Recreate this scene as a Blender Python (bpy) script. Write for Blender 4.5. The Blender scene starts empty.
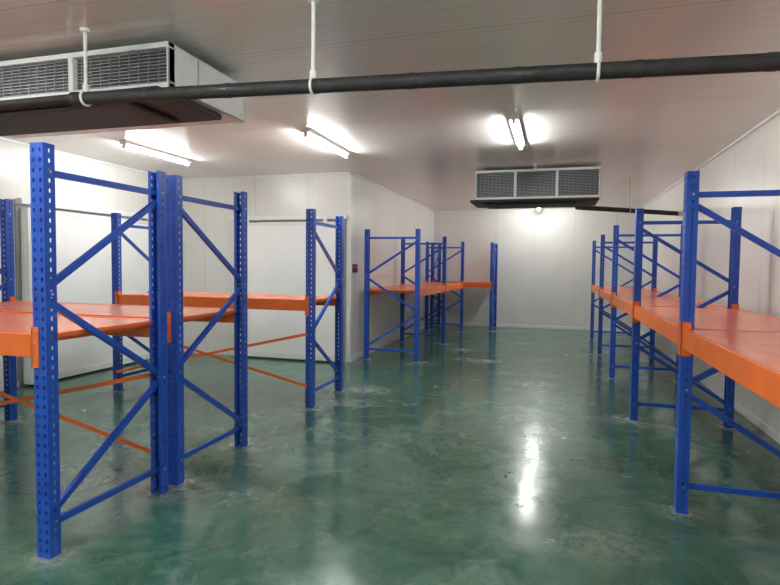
import bpy, math, random
from mathutils import Vector, Matrix
random.seed(4)
S = bpy.context.scene
S.view_settings.view_transform = 'Standard'

# ---------------------------------------------------------------- materials
def mat(name, col, rough=0.5, metal=0.0, var=0.0, vscale=6.0, bump=0.0, bscale=40.0, coat=0.0):
    m = bpy.data.materials.new(name); m.use_nodes = True
    nt = m.node_tree; b = nt.nodes['Principled BSDF']
    b.inputs['Base Color'].default_value = (*col, 1)
    b.inputs['Roughness'].default_value = rough
    b.inputs['Metallic'].default_value = metal
    if coat: b.inputs['Coat Weight'].default_value = coat
    tc = nt.nodes.new('ShaderNodeTexCoord')
    if var > 0:
        n = nt.nodes.new('ShaderNodeTexNoise'); n.inputs['Scale'].default_value = vscale
        n.inputs['Detail'].default_value = 5
        nt.links.new(tc.outputs['Object'], n.inputs['Vector'])
        r = nt.nodes.new('ShaderNodeValToRGB')
        r.color_ramp.elements[0].position = 0.3; r.color_ramp.elements[1].position = 0.7
        r.color_ramp.elements[0].color = (*[c*(1-var) for c in col], 1)
        r.color_ramp.elements[1].color = (*[min(1, c*(1+var)) for c in col], 1)
        nt.links.new(n.outputs['Fac'], r.inputs['Fac'])
        nt.links.new(r.outputs['Color'], b.inputs['Base Color'])
    if bump > 0:
        n2 = nt.nodes.new('ShaderNodeTexNoise'); n2.inputs['Scale'].default_value = bscale
        bp = nt.nodes.new('ShaderNodeBump'); bp.inputs['Strength'].default_value = bump
        bp.inputs['Distance'].default_value = 0.01
        nt.links.new(tc.outputs['Object'], n2.inputs['Vector'])
        nt.links.new(n2.outputs['Fac'], bp.inputs['Height'])
        nt.links.new(bp.outputs['Normal'], b.inputs['Normal'])
    return m

def emis(name, col, st):
    m = bpy.data.materials.new(name); m.use_nodes = True
    b = m.node_tree.nodes['Principled BSDF']
    b.inputs['Base Color'].default_value = (1, 1, 1, 1)
    b.inputs['Emission Color'].default_value = (*col, 1)
    b.inputs['Emission Strength'].default_value = st
    return m

def panel_mat(name, col, rough, axis, seam, rib, ribdepth=0.5, dark=0.45):
    """sandwich-panel surface: wide joints + fine ribs.  axis: 'XY' (vertical lines on any wall) or 'Y'"""
    m = bpy.data.materials.new(name); m.use_nodes = True
    nt = m.node_tree; b = nt.nodes['Principled BSDF']; L = nt.links.new
    g = nt.nodes.new('ShaderNodeNewGeometry'); sp = nt.nodes.new('ShaderNodeSeparateXYZ')
    L(g.outputs['Position'], sp.inputs[0])
    def M(op, a, b_=None, c_=None):
        n = nt.nodes.new('ShaderNodeMath'); n.operation = op
        for i, v in enumerate((a, b_, c_)):
            if v is None: continue
            if isinstance(v, (int, float)): n.inputs[i].default_value = v
            else: L(v, n.inputs[i])
        return n.outputs[0]
    if axis == 'XY': c = M('ADD', sp.outputs[0], sp.outputs[1])
    else: c = M('ADD', sp.outputs[1], 0.0)
    c = M('ADD', c, 20.0)
    def line(period, width):
        f = M('FRACT', M('DIVIDE', c, period))
        d = M('ABSOLUTE', M('SUBTRACT', f, 0.5))
        return M('LESS_THAN', d, width/period/2)
    ls = line(seam, 0.010); lr = line(rib, 0.012)
    h = M('ADD', M('MULTIPLY', ls, -1.0), M('MULTIPLY', lr, -ribdepth))
    bp = nt.nodes.new('ShaderNodeBump'); bp.inputs['Distance'].default_value = 0.002
    bp.inputs['Strength'].default_value = 0.6
    L(h, bp.inputs['Height'])
    n = nt.nodes.new('ShaderNodeTexNoise'); n.inputs['Scale'].default_value = 0.9; n.inputs['Detail'].default_value = 4
    L(g.outputs['Position'], n.inputs['Vector'])
    bp2 = nt.nodes.new('ShaderNodeBump'); bp2.inputs['Distance'].default_value = 0.01; bp2.inputs['Strength'].default_value = 0.35
    L(n.outputs['Fac'], bp2.inputs['Height']); L(bp.outputs['Normal'], bp2.inputs['Normal'])
    L(bp2.outputs['Normal'], b.inputs['Normal'])
    mx = nt.nodes.new('ShaderNodeMix'); mx.data_type = 'RGBA'
    mx.inputs['A'].default_value = (*col, 1)
    mx.inputs['B'].default_value = (*[k*0.5 for k in col], 1)
    L(M('MULTIPLY', M('MAXIMUM', ls, M('MULTIPLY', lr, 0.5*ribdepth)), dark), mx.inputs['Factor'])
    mr = nt.nodes.new('ShaderNodeMix'); mr.data_type = 'RGBA'; mr.blend_type = 'MULTIPLY'
    mr.inputs['Factor'].default_value = 1.0
    rp = nt.nodes.new('ShaderNodeValToRGB')
    rp.color_ramp.elements[0].color = (.92, .92, .92, 1); rp.color_ramp.elements[1].color = (1, 1, 1, 1)
    rp.color_ramp.elements[0].position = .35; rp.color_ramp.elements[1].position = .65
    L(n.outputs['Fac'], rp.inputs['Fac'])
    L(mx.outputs['Result'], mr.inputs['A']); L(rp.outputs['Color'], mr.inputs['B'])
    L(mr.outputs['Result'], b.inputs['Base Color'])
    b.inputs['Roughness'].default_value = rough
    return m

BLUE = mat('rack_blue_paint', (0.014, 0.080, 0.48), 0.34, var=0.12)
ORANGE = mat('beam_orange_paint', (0.88, 0.17, 0.025), 0.34, var=0.08)
DECK = mat('deck_orange_paint', (0.90, 0.18, 0.035), 0.27, var=0.08, vscale=3, coat=0.15)
STEEL = mat('galvanised_steel', (0.45, 0.46, 0.46), 0.4, 0.7, var=0.2)
WHITE = mat('white_enamel', (0.80, 0.81, 0.80), 0.35, var=0.03)
CASE = mat('casing_grey_white', (0.76, 0.78, 0.78), 0.35, var=0.05)
DOORM = mat('door_white', (0.86, 0.87, 0.87), 0.3, var=0.03, vscale=2)
BLACK = mat('black_insulation', (0.018, 0.018, 0.020), 0.65, var=0.4, vscale=12, bump=0.5, bscale=25)
DARK = mat('coil_dark', (0.06, 0.065, 0.07), 0.5, 0.3, var=0.2)
FIN = mat('aluminium_fins', (0.34, 0.36, 0.37), 0.4, 0.5)
RUBBER = mat('black_plastic', (0.02, 0.02, 0.02), 0.5)
RED = mat('red_plastic', (0.6, 0.03, 0.02), 0.4)
PVC = mat('white_pvc', (0.85, 0.85, 0.83), 0.4)
TUBE = emis('tube_glow', (0.985, 1.0, 0.965), 200.0)
WALL = panel_mat('wall_panels', (0.80, 0.79, 0.76), 0.30, 'XY', 0.96, 0.12, 0.35, 0.5)
CEIL = panel_mat('ceiling_panels', (0.82, 0.785, 0.765), 0.20, 'Y', 0.96, 0.12, 0.7, 0.65)

def floor_mat():
    m = bpy.data.materials.new('green_epoxy_floor'); m.use_nodes = True
    nt = m.node_tree; b = nt.nodes['Principled BSDF']; L = nt.links.new
    g = nt.nodes.new('ShaderNodeNewGeometry')
    def noise(sc, det, rough=0.6, dist=0.0):
        n = nt.nodes.new('ShaderNodeTexNoise'); n.inputs['Scale'].default_value = sc
        n.inputs['Detail'].default_value = det; n.inputs['Roughness'].default_value = rough
        n.inputs['Distortion'].default_value = dist
        L(g.outputs['Position'], n.inputs['Vector']); return n.outputs['Fac']
    def ramp(f, p0, p1, c0, c1):
        r = nt.nodes.new('ShaderNodeValToRGB'); r.color_ramp.elements[0].position = p0
        r.color_ramp.elements[1].position = p1
        r.color_ramp.elements[0].color = (*c0, 1); r.color_ramp.elements[1].color = (*c1, 1)
        L(f, r.inputs['Fac']); return r.outputs['Color']
    def mix(f, a, bb):
        x = nt.nodes.new('ShaderNodeMix'); x.data_type = 'RGBA'
        if isinstance(f, float): x.inputs['Factor'].default_value = f
        else: L(f, x.inputs['Factor'])
        L(a, x.inputs['A'])
        if isinstance(bb, tuple): x.inputs['B'].default_value = (*bb, 1)
        else: L(bb, x.inputs['B'])
        return x.outputs['Result']
    base = ramp(noise(1.6, 8, 0.7, 0.8), 0.38, 0.62, (0.026, 0.105, 0.068), (0.080, 0.190, 0.135))
    pale = ramp(noise(3.5, 10, 0.78, 1.0), 0.52, 0.70, (0, 0, 0), (0.5, 0.5, 0.5))
    c = mix(pale, base, (0.26, 0.34, 0.28))
    darkp = ramp(noise(6, 9, 0.75, 1.0), 0.53, 0.64, (0, 0, 0), (0.6, 0.6, 0.6))
    c = mix(darkp, c, (0.016, 0.068, 0.044))
    at = nt.nodes.new('ShaderNodeAttribute'); at.attribute_name = 'dust'
    dn = ramp(noise(9, 7, 0.7, 0.8), 0.38, 0.60, (0.1, 0.1, 0.1), (1, 1, 1))
    mm = nt.nodes.new('ShaderNodeMath'); mm.operation = 'MULTIPLY'; mm.use_clamp = True
    L(at.outputs['Fac'], mm.inputs[0]); L(dn, mm.inputs[1])
    c = mix(mm.outputs[0], c, (0.58, 0.62, 0.57))
    L(c, b.inputs['Base Color'])
    rr = ramp(noise(3, 7, 0.7, 0.5), 0.35, 0.65, (0.09, 0.09, 0.09), (0.27, 0.27, 0.27))
    ra = nt.nodes.new('ShaderNodeMath'); ra.operation = 'MULTIPLY_ADD'; ra.inputs[1].default_value = 0.3
    L(mm.outputs[0], ra.inputs[0]); L(rr, ra.inputs[2])
    L(ra.outputs[0], b.inputs['Roughness'])
    b.inputs['Specular IOR Level'].default_value = 0.75
    bp = nt.nodes.new('ShaderNodeBump'); bp.inputs['Strength'].default_value = 0.6; bp.inputs['Distance'].default_value = 0.004
    L(noise(6, 5, 0.55), bp.inputs['Height']); L(bp.outputs['Normal'], b.inputs['Normal'])
    return m
FLOOR = floor_mat()

# ---------------------------------------------------------------- geometry helpers
class Geo:
    def __init__(s): s.v = []; s.f = []
    def box(s, x0, x1, y0, y1, z0, z1):
        if x0 > x1: x0, x1 = x1, x0
        if y0 > y1: y0, y1 = y1, y0
        if z0 > z1: z0, z1 = z1, z0
        n = len(s.v)
        s.v += [(x0,y0,z0),(x1,y0,z0),(x1,y1,z0),(x0,y1,z0),(x0,y0,z1),(x1,y0,z1),(x1,y1,z1),(x0,y1,z1)]
        s.f += [(n,n+3,n+2,n+1),(n+4,n+5,n+6,n+7),(n,n+1,n+5,n+4),(n+1,n+2,n+6,n+5),(n+2,n+3,n+7,n+6),(n+3,n,n+4,n+7)]
    def bar(s, p, q, w, t, side):
        """rectangular bar p->q, t thick along `side`, w across"""
        p = Vector(p); q = Vector(q); d = (q-p).normalized(); sd = Vector(side).normalized()
        up = d.cross(sd).normalized(); n = len(s.v)
        for e in (p, q):
            for a, b in ((-1,-1),(1,-1),(1,1),(-1,1)):
                s.v.append(tuple(e + sd*a*t/2 + up*b*w/2))
        s.f += [(n,n+1,n+2,n+3),(n+4,n+7,n+6,n+5)]
        for i in range(4):
            j = (i+1) % 4; s.f.append((n+i, n+4+i, n+4+j, n+j))
    def cyl(s, p, q, r, seg=16, r2=None, cap=True):
        p = Vector(p); q = Vector(q); d = (q-p).normalized()
        a = Vector((0,0,1)) if abs(d.z) < .9 else Vector((1,0,0))
        e1 = d.cross(a).normalized(); e2 = d.cross(e1); n = len(s.v)
        r2 = r if r2 is None else r2
        for e, rr in ((p, r), (q, r2)):
            for i in range(seg):
                t = 2*math.pi*i/seg
                s.v.append(tuple(e + e1*math.cos(t)*rr + e2*math.sin(t)*rr))
        for i in range(seg):
            j = (i+1) % seg; s.f.append((n+i, n+j, n+seg+j, n+seg+i))
        if cap:
            s.f.append(tuple(n+i for i in reversed(range(seg)))); s.f.append(tuple(n+seg+i for i in range(seg)))
    def ring(s, c, axis, R, r, seg=28, ms=8):
        c = Vector(c); d = Vector(axis).normalized()
        a = Vector((0,0,1)) if abs(d.z) < .9 else Vector((1,0,0))
        e1 = d.cross(a).normalized(); e2 = d.cross(e1); n = len(s.v)
        for i in range(seg):
            t = 2*math.pi*i/seg; o = e1*math.cos(t)+e2*math.sin(t)
            for j in range(ms):
                u = 2*math.pi*j/ms
                s.v.append(tuple(c + o*(R+r*math.cos(u)) + d*r*math.sin(u)))
        for i in range(seg):
            for j in range(ms):
                i2=(i+1)%seg; j2=(j+1)%ms
                s.f.append((n+i*ms+j, n+i2*ms+j, n+i2*ms+j2, n+i*ms+j2))

def make(name, geo, m, parent=None, bevel=0, smooth=False, origin=None):
    if parent: o = parent.location
    elif origin is not None: o = Vector(origin)
    else:
        xs=[v[0] for v in geo.v]; ys=[v[1] for v in geo.v]; zs=[v[2] for v in geo.v]
        o = Vector(((min(xs)+max(xs))/2,(min(ys)+max(ys))/2,min(zs)))
    me = bpy.data.meshes.new(name)
    me.from_pydata([(v[0]-o.x, v[1]-o.y, v[2]-o.z) for v in geo.v], [], geo.f)
    me.materials.append(m); me.update()
    ob = bpy.data.objects.new(name, me); S.collection.objects.link(ob)
    if parent: ob.parent = parent
    else: ob.location = o
    if smooth:
        me.polygons.foreach_set('use_smooth', [True]*len(me.polygons))
        try: me.set_sharp_from_angle(angle=math.radians(40))
        except Exception: pass
    if bevel:
        b = ob.modifiers.new('b', 'BEVEL'); b.width = bevel; b.segments = 2; b.limit_method = 'ANGLE'
    return ob

def empty(name, loc):
    e = bpy.data.objects.new(name, None); S.collection.objects.link(e); e.location = loc
    e.empty_display_size = 0.2
    return e

# ---------------------------------------------------------------- room
XR, XL, XP = 1.95, -6.3, -3.1
YF, YN, YP = 14.6, -3.0, 8.3
ZC = 3.0; T = 0.1
def wall(name, *b):
    g = Geo(); g.box(*b); make(name, g, WALL)
wall('wall_right', XR, XR+T, YN, YF, 0, ZC)
wall('wall_far', XP-T, XR+T, YF, YF+T, 0, ZC)
wall('wall_partition', XP-T, XP, YP+T, YF, 0, ZC)
wall('wall_back_left', XL, XP, YP, YP+T, 0, ZC)
wall('wall_left', XL-T, XL, YN, YP+T, 0, ZC)
wall('wall_near', XL-T, XR+T, YN-T, YN, 0, ZC)
g = Geo(); g.box(XL-T, XR+T, YN-T, YF+T, ZC, ZC+T); make('ceiling', g, CEIL)
def trim(name, *b):
    g = Geo(); g.box(*b); make(name, g, WHITE, bevel=0.006)
trim('baseboard_right', XR-.02, XR, YN, YF, 0, .08)
trim('baseboard_far', XP, XR-.02, YF-.02, YF, 0, .08)
trim('baseboard_partition', XP, XP+.02, YP, YF-.02, 0, .08)
trim('baseboard_left', XL, XL+.02, YN, YP, 0, .08)
trim('trim_1', XP-.0, XP+.012, YP-.012, YP+.06, .08, ZC-.05)     # corner flashing
trim('trim_2', XP-.06, XP, YP-.012, YP, .08, ZC-.05)
trim('trim_3', XR-.03, XR, YN, YF-.03, ZC-.03, ZC)                # ceiling coving strips
trim('trim_4', XP, XR, YF-.03, YF, ZC-.03, ZC)
trim('trim_5', XP, XP+.03, YP-.03, YF-.03, ZC-.03, ZC)
trim('trim_6', XL, XP+.03, YP-.03, YP, ZC-.03, ZC)
trim('trim_7', XL, XL+.03, YN, YP-.03, ZC-.03, ZC)

FEET = []

# ---------------------------------------------------------------- racks
H = 2.13; PW, PD, TH = 0.085, 0.068, 0.004
def rack(axis, frames, v0, v1, zd=1.16, flip=(), xbrace=None, first=0):
    def P(u, v, z): return (u, v, z) if axis == 'x' else (v, u, z)
    def B(g, u0, u1, a0, a1, z0, z1):
        if axis == 'x': g.box(u0, u1, a0, a1, z0, z1)
        else: g.box(a0, a1, u0, u1, z0, z1)
    uc = (frames[0]+frames[-1])/2
    e = empty('pallet_rack', P(uc, (v0+v1)/2, 0))
    posts = Geo(); br = Geo(); beams = Geo(); conn = Geo(); deck = Geo(); feet = Geo(); bolts = Geo()
    udir = Vector(P(1,0,0)); 
    pitch, hh = 0.05, 0.02
    def plate(mode, c0, c1, cols, hw, fixed0, fixed1):
        # mode 'u': plate extends in u (c0..c1), fixed in v ; 'v' inverse
        edges = [c0]
        for c in cols: edges += [c-hw/2, c+hw/2]
        edges.append(c1)
        def E(a, b, z0, z1):
            if mode == 'u': B(posts, a, b, fixed0, fixed1, z0, z1)
            else: B(posts, fixed0, fixed1, a, b, z0, z1)
        for i in range(0, len(edges), 2): E(edges[i], edges[i+1], 0.005, H)
        z = 0.005; k = 0
        while z < H:
            zt = min(z+pitch-hh, H)
            for c in cols: E(c-hw/2, c+hw/2, z, zt)
            z += pitch
    for k, u in enumerate(frames):
        for s, v in ((1, v0), (-1, v1)):
            # outer face
            plate('u', u-PW/2, u+PW/2, [u-.022, u+.022], .011, v, v+s*TH)
            for sd in (-1, 1):
                ua = u+sd*PW/2; ub = ua - sd*TH
                a, b = sorted((v+s*TH, v+s*PD))
                plate('v', a, b, [(a+b)/2], .011, min(ua, ub), max(ua, ub))
                B(posts, ua-sd*TH, ua-sd*.020, v+s*(PD-TH), v+s*PD, 0.005, H)
            B(feet, u-.062, u+.062, v-s*.022, v+s*.10, 0, .006)
            for du in (-.05, .05):
                c = P(u+du, v+s*.085, 0); bolts.cyl((c[0], c[1], .006), (c[0], c[1], .02), .008, 6)
            c = P(u, v+s*.03, 0); FEET.append((c[0], c[1]))
        # bracing
        va, vb = v0+PD*.55, v1-PD*.55
        zt = H-.17
        if k in flip: va, vb = vb, va
        w = .034
        for zz in (zt+.03, .17):
            br.bar(P(u, va, zz), P(u, vb, zz), w, .026, udir)
        nodes = [(vb, zt-.02), (va, zt-.56), (va, zt-.62), (vb, zt-1.15), (vb, zt-1.2), (va, .22)]
        for i in (0, 2, 4):
            br.bar(P(u+.004, *nodes[i]), P(u+.004, *nodes[i+1]), w, .026, udir)
        for (vv, zz) in ((va, zt+.03), (vb, zt+.03), (va, zt-.59), (vb, zt-1.175), (va, .19), (vb, .17)):
            c = Vector(P(u, vv, zz)); bolts.cyl(c-udir*(PW/2+.006), c+udir*(PW/2+.006), .008, 6)
    for k in range(len(frames)-1):
        a, b = sorted((frames[k], frames[k+1])); a += PW/2; b -= PW/2
        for s, v in ((1, v0), (-1, v1)):
            # step beam
            B(beams, a+.004, b-.004, v+s*.004, v+s*.030, zd-.115, zd+.004)
            B(beams, a+.004, b-.004, v+s*.030, v+s*.050, zd-.115, zd-.026)
            for sd, uu in ((1, a), (-1, b)):
                B(conn, uu+sd*.001, uu+sd*.006, v-s*.006, v+s*.052, zd-.165, zd+.045)
                B(conn, uu-sd*.038, uu+sd*.006, v-s*.006, v-s*.001, zd-.165, zd+.045)
                for dz in (-.12, -.04, .02):
                    c0 = Vector(P(uu-sd*.02, v-s*.006, zd+dz)); c1 = Vector(P(uu-sd*.02, v-s*.011, zd+dz))
                    bolts.cyl(c0, c1, .006, 8)
        # deck panels
        n = max(1, round((b-a)/0.3)); lo, hi = a-PW/2+.022, b+PW/2-.022
        B(deck, lo, a+.01, v0+PD+.004, v1-PD-.004, zd-.024, zd)
        B(deck, b-.01, hi, v0+PD+.004, v1-PD-.004, zd-.024, zd)
        st = (b-a-.016)/n
        for i in range(n):
            B(deck, a+.008+i*st+.001, a+.008+(i+1)*st-.001, v0+.031, v1-.031, zd-.024, zd+.001)
            B(deck, a+.008+i*st+.02, a+.008+(i+1)*st-.02, v0+.052, v1-.052, zd-.05, zd-.024)
        if xbrace is not None:
            vv = v0+.012 if xbrace == 0 else v1-.012
            nrm = Vector(P(0,1,0))
            s = -1 if xbrace == 0 else 1
            br_or.append((e, [(P(a-.02, vv+s*.018, .80), P(b+.02, vv+s*.018, .24)), (P(a-.02, vv+s*.026, .24), P(b+.02, vv+s*.026, .80))], nrm))
    make('uprights', posts, BLUE, e); make('frame_braces', br, BLUE, e)
    make('step_beams', beams, ORANGE, e, bevel=.003); make('beam_connectors', conn, ORANGE, e)
    make('deck_panels', deck, DECK, e, bevel=.0015)
    make('base_plates', feet, STEEL, e); make('bolts', bolts, STEEL, e)
    return e
br_or = []
XA = -2.50; XB = -5.02
rack('x', [XB, XA], 2.21, 3.13, flip=(), xbrace=1)
rack('x', [XB, XA], 3.23, 4.14, flip=(0, 1))
rack('x', [XB, XA], 5.46, 6.36, flip=(0, 1), xbrace=0)
rack('y', [1.60, 3.86, 6.09, 8.34, 10.59, 12.84], 0.76, 1.68, flip=(0,1,2,3,4,5))
rack('y', [8.70, 10.95, 13.20], -2.99, -2.07)
rack('x', [-2.9, -1.45], 13.52, 14.42)
for e, segs, nrm in br_or:
    g = Geo()
    for p, q in segs: g.bar(p, q, .03, .004, nrm)
    make('cross_bracing', g, ORANGE, e)

# ---------------------------------------------------------------- floor with dust attribute
def build_floor():
    st = 0.05; x0, y0 = XL-T, YN-T
    nx = int((XR+T-x0)/st)+1; ny = int((YF+T-y0)/st)+1
    sx = (XR+T-x0)/nx; sy = (YF+T-y0)/ny
    vs = [(x0+i*sx, y0+j*sy, 0) for j in range(ny+1) for i in range(nx+1)]
    fs = [(j*(nx+1)+i, j*(nx+1)+i+1, (j+1)*(nx+1)+i+1, (j+1)*(nx+1)+i) for j in range(ny) for i in range(nx)]
    me = bpy.data.meshes.new('floor'); me.from_pydata(vs, [], fs); me.materials.append(FLOOR)
    val = [0.0]*len(vs)
    spots = [(fx+random.uniform(-.03,.06), fy+random.uniform(-.04,.04), random.uniform(.11,.17), random.uniform(1,1.6), random.uniform(.4,.65)) for fx, fy in FEET]
    for _ in range(10):
        spots.append((random.uniform(-2.2, .6), random.uniform(2, 13), random.uniform(.12,.26), random.uniform(.5,2), random.uniform(.12,.28)))
    spots += [(-1.2, 9.2, .22, 1.8, .6), (-1.6, 10.3, .2, 1.5, .6), (-2.25, 6.5, .26, 1.2, .55), (-2.2, 5.8, .2, 1.4, .5)]
    for ox, oy, rad, sgx, amp in spots:
        i0 = int((ox-.8-x0)/sx); i1 = int((ox+.8-x0)/sx); j0 = int((oy-.6-y0)/sy); j1 = int((oy+.6-y0)/sy)
        for j in range(max(0, j0), min(ny, j1)+1):
            for i in range(max(0, i0), min(nx, i1)+1):
                v = vs[j*(nx+1)+i]
                d2 = ((v[0]-ox)/sgx)**2+(v[1]-oy)**2
                val[j*(nx+1)+i] = max(val[j*(nx+1)+i], amp*math.exp(-d2/rad**2))
    at = me.attributes.new('dust', 'FLOAT', 'POINT'); at.data.foreach_set('value', val)
    o = bpy.data.objects.new('floor', me); S.collection.objects.link(o)
build_floor()

# ---------------------------------------------------------------- evaporators
def evaporator(x0, x1, y0, y1, z0, z1, ng, tray):
    e = empty('evaporator_unit', ((x0+x1)/2, (y0+y1)/2, z0))
    fr = .035; g = Geo()
    g.box(x0, x1, y0+.06, y1-.03, z1-.012, z1)               # top skin
    g.box(x0, x1, y0+.06, y1-.03, z0, z0+.012)               # bottom
    g.box(x0, x0+.012, y0, y1, z0, z1); g.box(x1-.012, x1, y0, y1, z0, z1)
    g.box(x0, x1, y0, y0+.06, z1-fr, z1); g.box(x0, x1, y0, y0+.06, z0, z0+fr)
    n = ng; wdt = (x1-x0)/n
    for i in range(n+1):
        c = x0+i*wdt
        g.box(max(x0, c-.02), min(x1, c+.02), y0, y0+.06, z0+fr, z1-fr)
    # rear fan plate
    g.box(x0, x1, y1-.03, y1-.015, z0, z1)
    make('casing', g, CASE, e, bevel=.004)
    c = Geo(); c.box(x0+.02, x1-.02, y0+.045, y0+.30, z0+fr*.6, z1-fr*.6); make('coil_block', c, DARK, e)
    f = Geo()
    k = int((z1-z0-2*fr)/.022)
    for i in range(k):
        z = z0+fr+.012+i*.022; f.box(x0+.02, x1-.02, y0+.030, y0+.046, z, z+.005)
    for i in range(n*10+1):
        xx = x0+.02+(x1-x0-.04)*i/(n*10); f.box(xx-.0015, xx+.0015, y0+.024, y0+.030, z0+fr, z1-fr)
    make('guard_fins', f, FIN, e)
    s = Geo()   # end-cover seams, screws
    for xs in (x0, x1):
        sg = -1 if xs == x0 else 1
        s.box(xs, xs+sg*.004, y0+.30, y0+.31, z0+.02, z1-.02)
        for yy in (y0+.05, y1-.08):
            for zz in (z0+.04, z1-.04): s.cyl((xs, yy, zz), (xs+sg*.006, yy, zz), .007, 8)
    make('screws', s, STEEL, e)
    h = Geo()
    for xx in (x0+.1, (x0+x1)/2, x1-.1):
        for yy in (y0+.1, y1-.12):
            h.box(xx-.03, xx+.03, yy-.02, yy+.02, z1, z1+.006); h.cyl((xx, yy, z1), (xx, yy, ZC), .008, 8)
    make('hanger_rods', h, STEEL, e)
    r = Geo(); bl = Geo()
    rr = min(.17, (z1-z0)/2-.02); zc = (z0+z1)/2
    for i in range(n):
        xc = x0+(i+.5)*wdt
        r.ring((xc, y1-.008, zc), (0,1,0), rr, .01)
        for q in (.25, .5, .75): r.ring((xc, y1+.005, zc), (0,1,0), rr*q, .003, 20, 5)
        bl.cyl((xc, y1-.015, zc), (xc, y1-.004, zc), rr*.97, 24)
    make('fan_guards', r, RUBBER, e, smooth=True); make('fan_discs', bl, DARK, e)
    t = Geo(); tx0, tx1, ty0, ty1, th = tray
    t.box(tx0, tx1, ty0, ty1, z0-th, z0-.001)
    t.box(tx0+.2, tx1-.3, ty0+.1, ty1-.1, z0-th-.03, z0-th)
    make('drain_tray', t, BLACK, e, bevel=.015)
    return e
evaporator(-4.75, -2.39, 3.08, 4.0, 2.66, 2.95, 3, (-4.75, -2.43, 3.02, 3.74, .045))
evaporator(-1.17, .58, 8.4, 9.2, 2.53, 2.96, 3, (-1.24, .57, 8.36, 9.15, .04))

# ---------------------------------------------------------------- drain pipes
e = empty('drain_pipe', (-.5, 2.9, 2.45))
p0 = Vector((-2.95, 2.9, 2.575)); p1 = Vector((XR, 2.9, 2.42)); g = Geo()
g.cyl(p0, p1, .039, 20)
make('insulated_tube', g, BLACK, e, smooth=True)
g = Geo(); 
x = p0.x
while x < p1.x:      # tape wraps
    f = (x-p0.x)/(p1.x-p0.x); c = p0.lerp(p1, f); d = (p1-p0).normalized()*.02
    g.cyl(c-d, c+d, .0415, 20); x += .55
make('tape_wraps', g, RUBBER, e, smooth=True)
g = Geo()
for x in (-2.87, -1.31, .175, 1.6):
    f = (x-p0.x)/(p1.x-p0.x); c = p0.lerp(p1, f)
    g.cyl((x, 2.9, c.z+.04), (x, 2.9, ZC), .011, 12)
    g.cyl((x, 2.9, c.z+.035), (x, 2.9, c.z+.085), .019, 12)
    g.cyl((x, 2.9, ZC-.02), (x, 2.9, ZC), .03, 16)
    g.ring(c, p1-p0, .044, .008, 24, 8)
make('pipe_hangers', g, PVC, e, smooth=True)
e = empty('drain_pipe', (1.0, 9.8, 2.45))
g = Geo(); a = Vector((.3, 9.32, 2.49)); b = Vector((XR, 10.45, 2.47)); g.cyl(a, b, .038, 16)
make('insulated_tube', g, BLACK, e, smooth=True)
g = Geo(); c = a.lerp(b, .5); g.cyl((c.x, c.y, c.z), (c.x, c.y, ZC), .01, 10); g.ring(c, b-a, .043, .007, 20, 6)
make('pipe_hangers', g, PVC, e, smooth=True)

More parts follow.
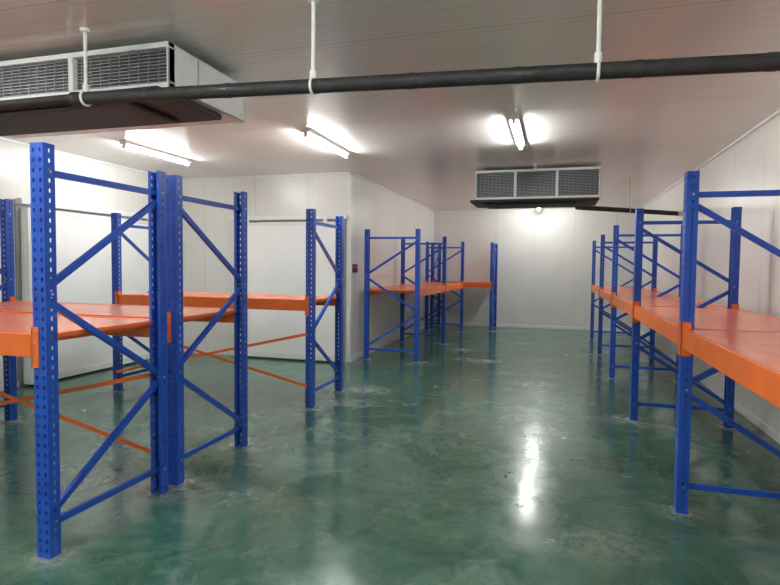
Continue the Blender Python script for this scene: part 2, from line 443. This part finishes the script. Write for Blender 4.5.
# ---------------------------------------------------------------- doors
def door(name, axis, u0, u1, face, s, z1):
    """sliding cold-room door mounted on a wall. axis x: runs along X on plane y=face, s = outward direction"""
    def B(g, a, b, d0, d1, z0, z_):
        if axis == 'x': g.box(a, b, face+s*d0, face+s*d1, z0, z_)
        else: g.box(face+s*d0, face+s*d1, a, b, z0, z_)
    def P(u, d, z): return (u, face+s*d, z) if axis == 'x' else (face+s*d, u, z)
    e = empty(name, P((u0+u1)/2, 0, 0))
    g = Geo(); B(g, u0, u1, .03, .15, .03, z1); make('leaf', g, DOORM, e, bevel=.012)
    g = Geo()
    for a, b, c, d in ((u0+.0, u0+.05, .03, z1), (u1-.05, u1, .03, z1), (u0+.05, u1-.05, z1-.05, z1), (u0+.05, u1-.05, .03, .11)):
        B(g, a, b, .15, .156, c, d)
    make('edge_trim', g, CASE, e, bevel=.002)
    g = Geo(); B(g, u0-.05, u1+.05, .0, .03, 0.01, z1+.03); make('gasket_frame', g, FIN, e)
    g = Geo(); B(g, u0-.05, u1+.08, .03, .12, z1+.04, z1+.11); make('sliding_rail', g, WHITE, e, bevel=.006)
    g = Geo()
    for uu in (u0+.25, u1-.25):
        B(g, uu-.03, uu+.03, .12, .16, z1-.06, z1+.10)
    make('roller_hangers', g, CASE, e, bevel=.004)
    g = Geo(); uu = u0+.16
    g.cyl(P(uu, .22, .85), P(uu, .22, 1.25), .013, 12)
    for z in (.88, 1.22): g.cyl(P(uu, .15, z), P(uu, .22, z), .01, 10)
    make('pull_handle', g, STEEL, e, smooth=True)
door('door_1', 'x', -5.1, -3.22, YP, -1, 2.22)
door('door_2', 'y', 5.3, 7.45, XL, 1, 2.2)

# temperature controller on the partition corner
e = empty('temperature_controller', (XP, 8.46, 1.45))
g = Geo(); g.box(XP, XP+.05, 8.38, 8.52, 1.43, 1.56); make('body', g, RUBBER, e, bevel=.006)
g = Geo(); g.box(XP+.05, XP+.054, 8.40, 8.50, 1.49, 1.55); g.box(XP+.01, XP+.04, 8.377, 8.38, 1.50, 1.54); make('display', g, RED, e)

# ---------------------------------------------------------------- fluorescent lights
def tube(x, y0, L=1.25):
    e = empty('fluorescent_light', (x, y0+L/2, ZC-.07))
    g = Geo(); g.box(x-.048, x+.048, y0, y0+L, ZC-.035, ZC); make('housing', g, WHITE, e, bevel=.004)
    g = Geo()
    for a, b in ((y0, y0+.03), (y0+L-.03, y0+L)): g.box(x-.018, x+.018, a, b, ZC-.08, ZC-.035)
    make('lamp_holders', g, WHITE, e, bevel=.003)
    g = Geo(); g.cyl((x, y0+.03, ZC-.060), (x, y0+L-.03, ZC-.060), .014, 10); make('tube', g, TUBE, e, smooth=True)
for x in (-.42, -2.62, -5.0):
    tube(x, 5.6); tube(x, .75);  # second tube of each pair is out of view, added to light the room
tube(-.42, 10.4); tube(-.42, 13.05)
tube(-2.62, -1.9); tube(-.2, -1.9)

# ---------------------------------------------------------------- camera
cd = bpy.data.cameras.new('camera'); cam = bpy.data.objects.new('camera', cd); S.collection.objects.link(cam)
cd.sensor_width = 36; cd.lens = 560/780*36; cd.clip_start = .05
R = Matrix.Rotation(math.radians(16.4), 4, 'Z') @ Matrix.Rotation(math.radians(90-2.66), 4, 'X') @ Matrix.Rotation(math.radians(.6), 4, 'Z')
cam.matrix_world = Matrix.Translation((0, 0, 1.53)) @ R
S.camera = cam
w = bpy.data.worlds.new('world'); S.world = w; w.use_nodes = True
w.node_tree.nodes['Background'].inputs[0].default_value = (.02, .02, .02, 1)
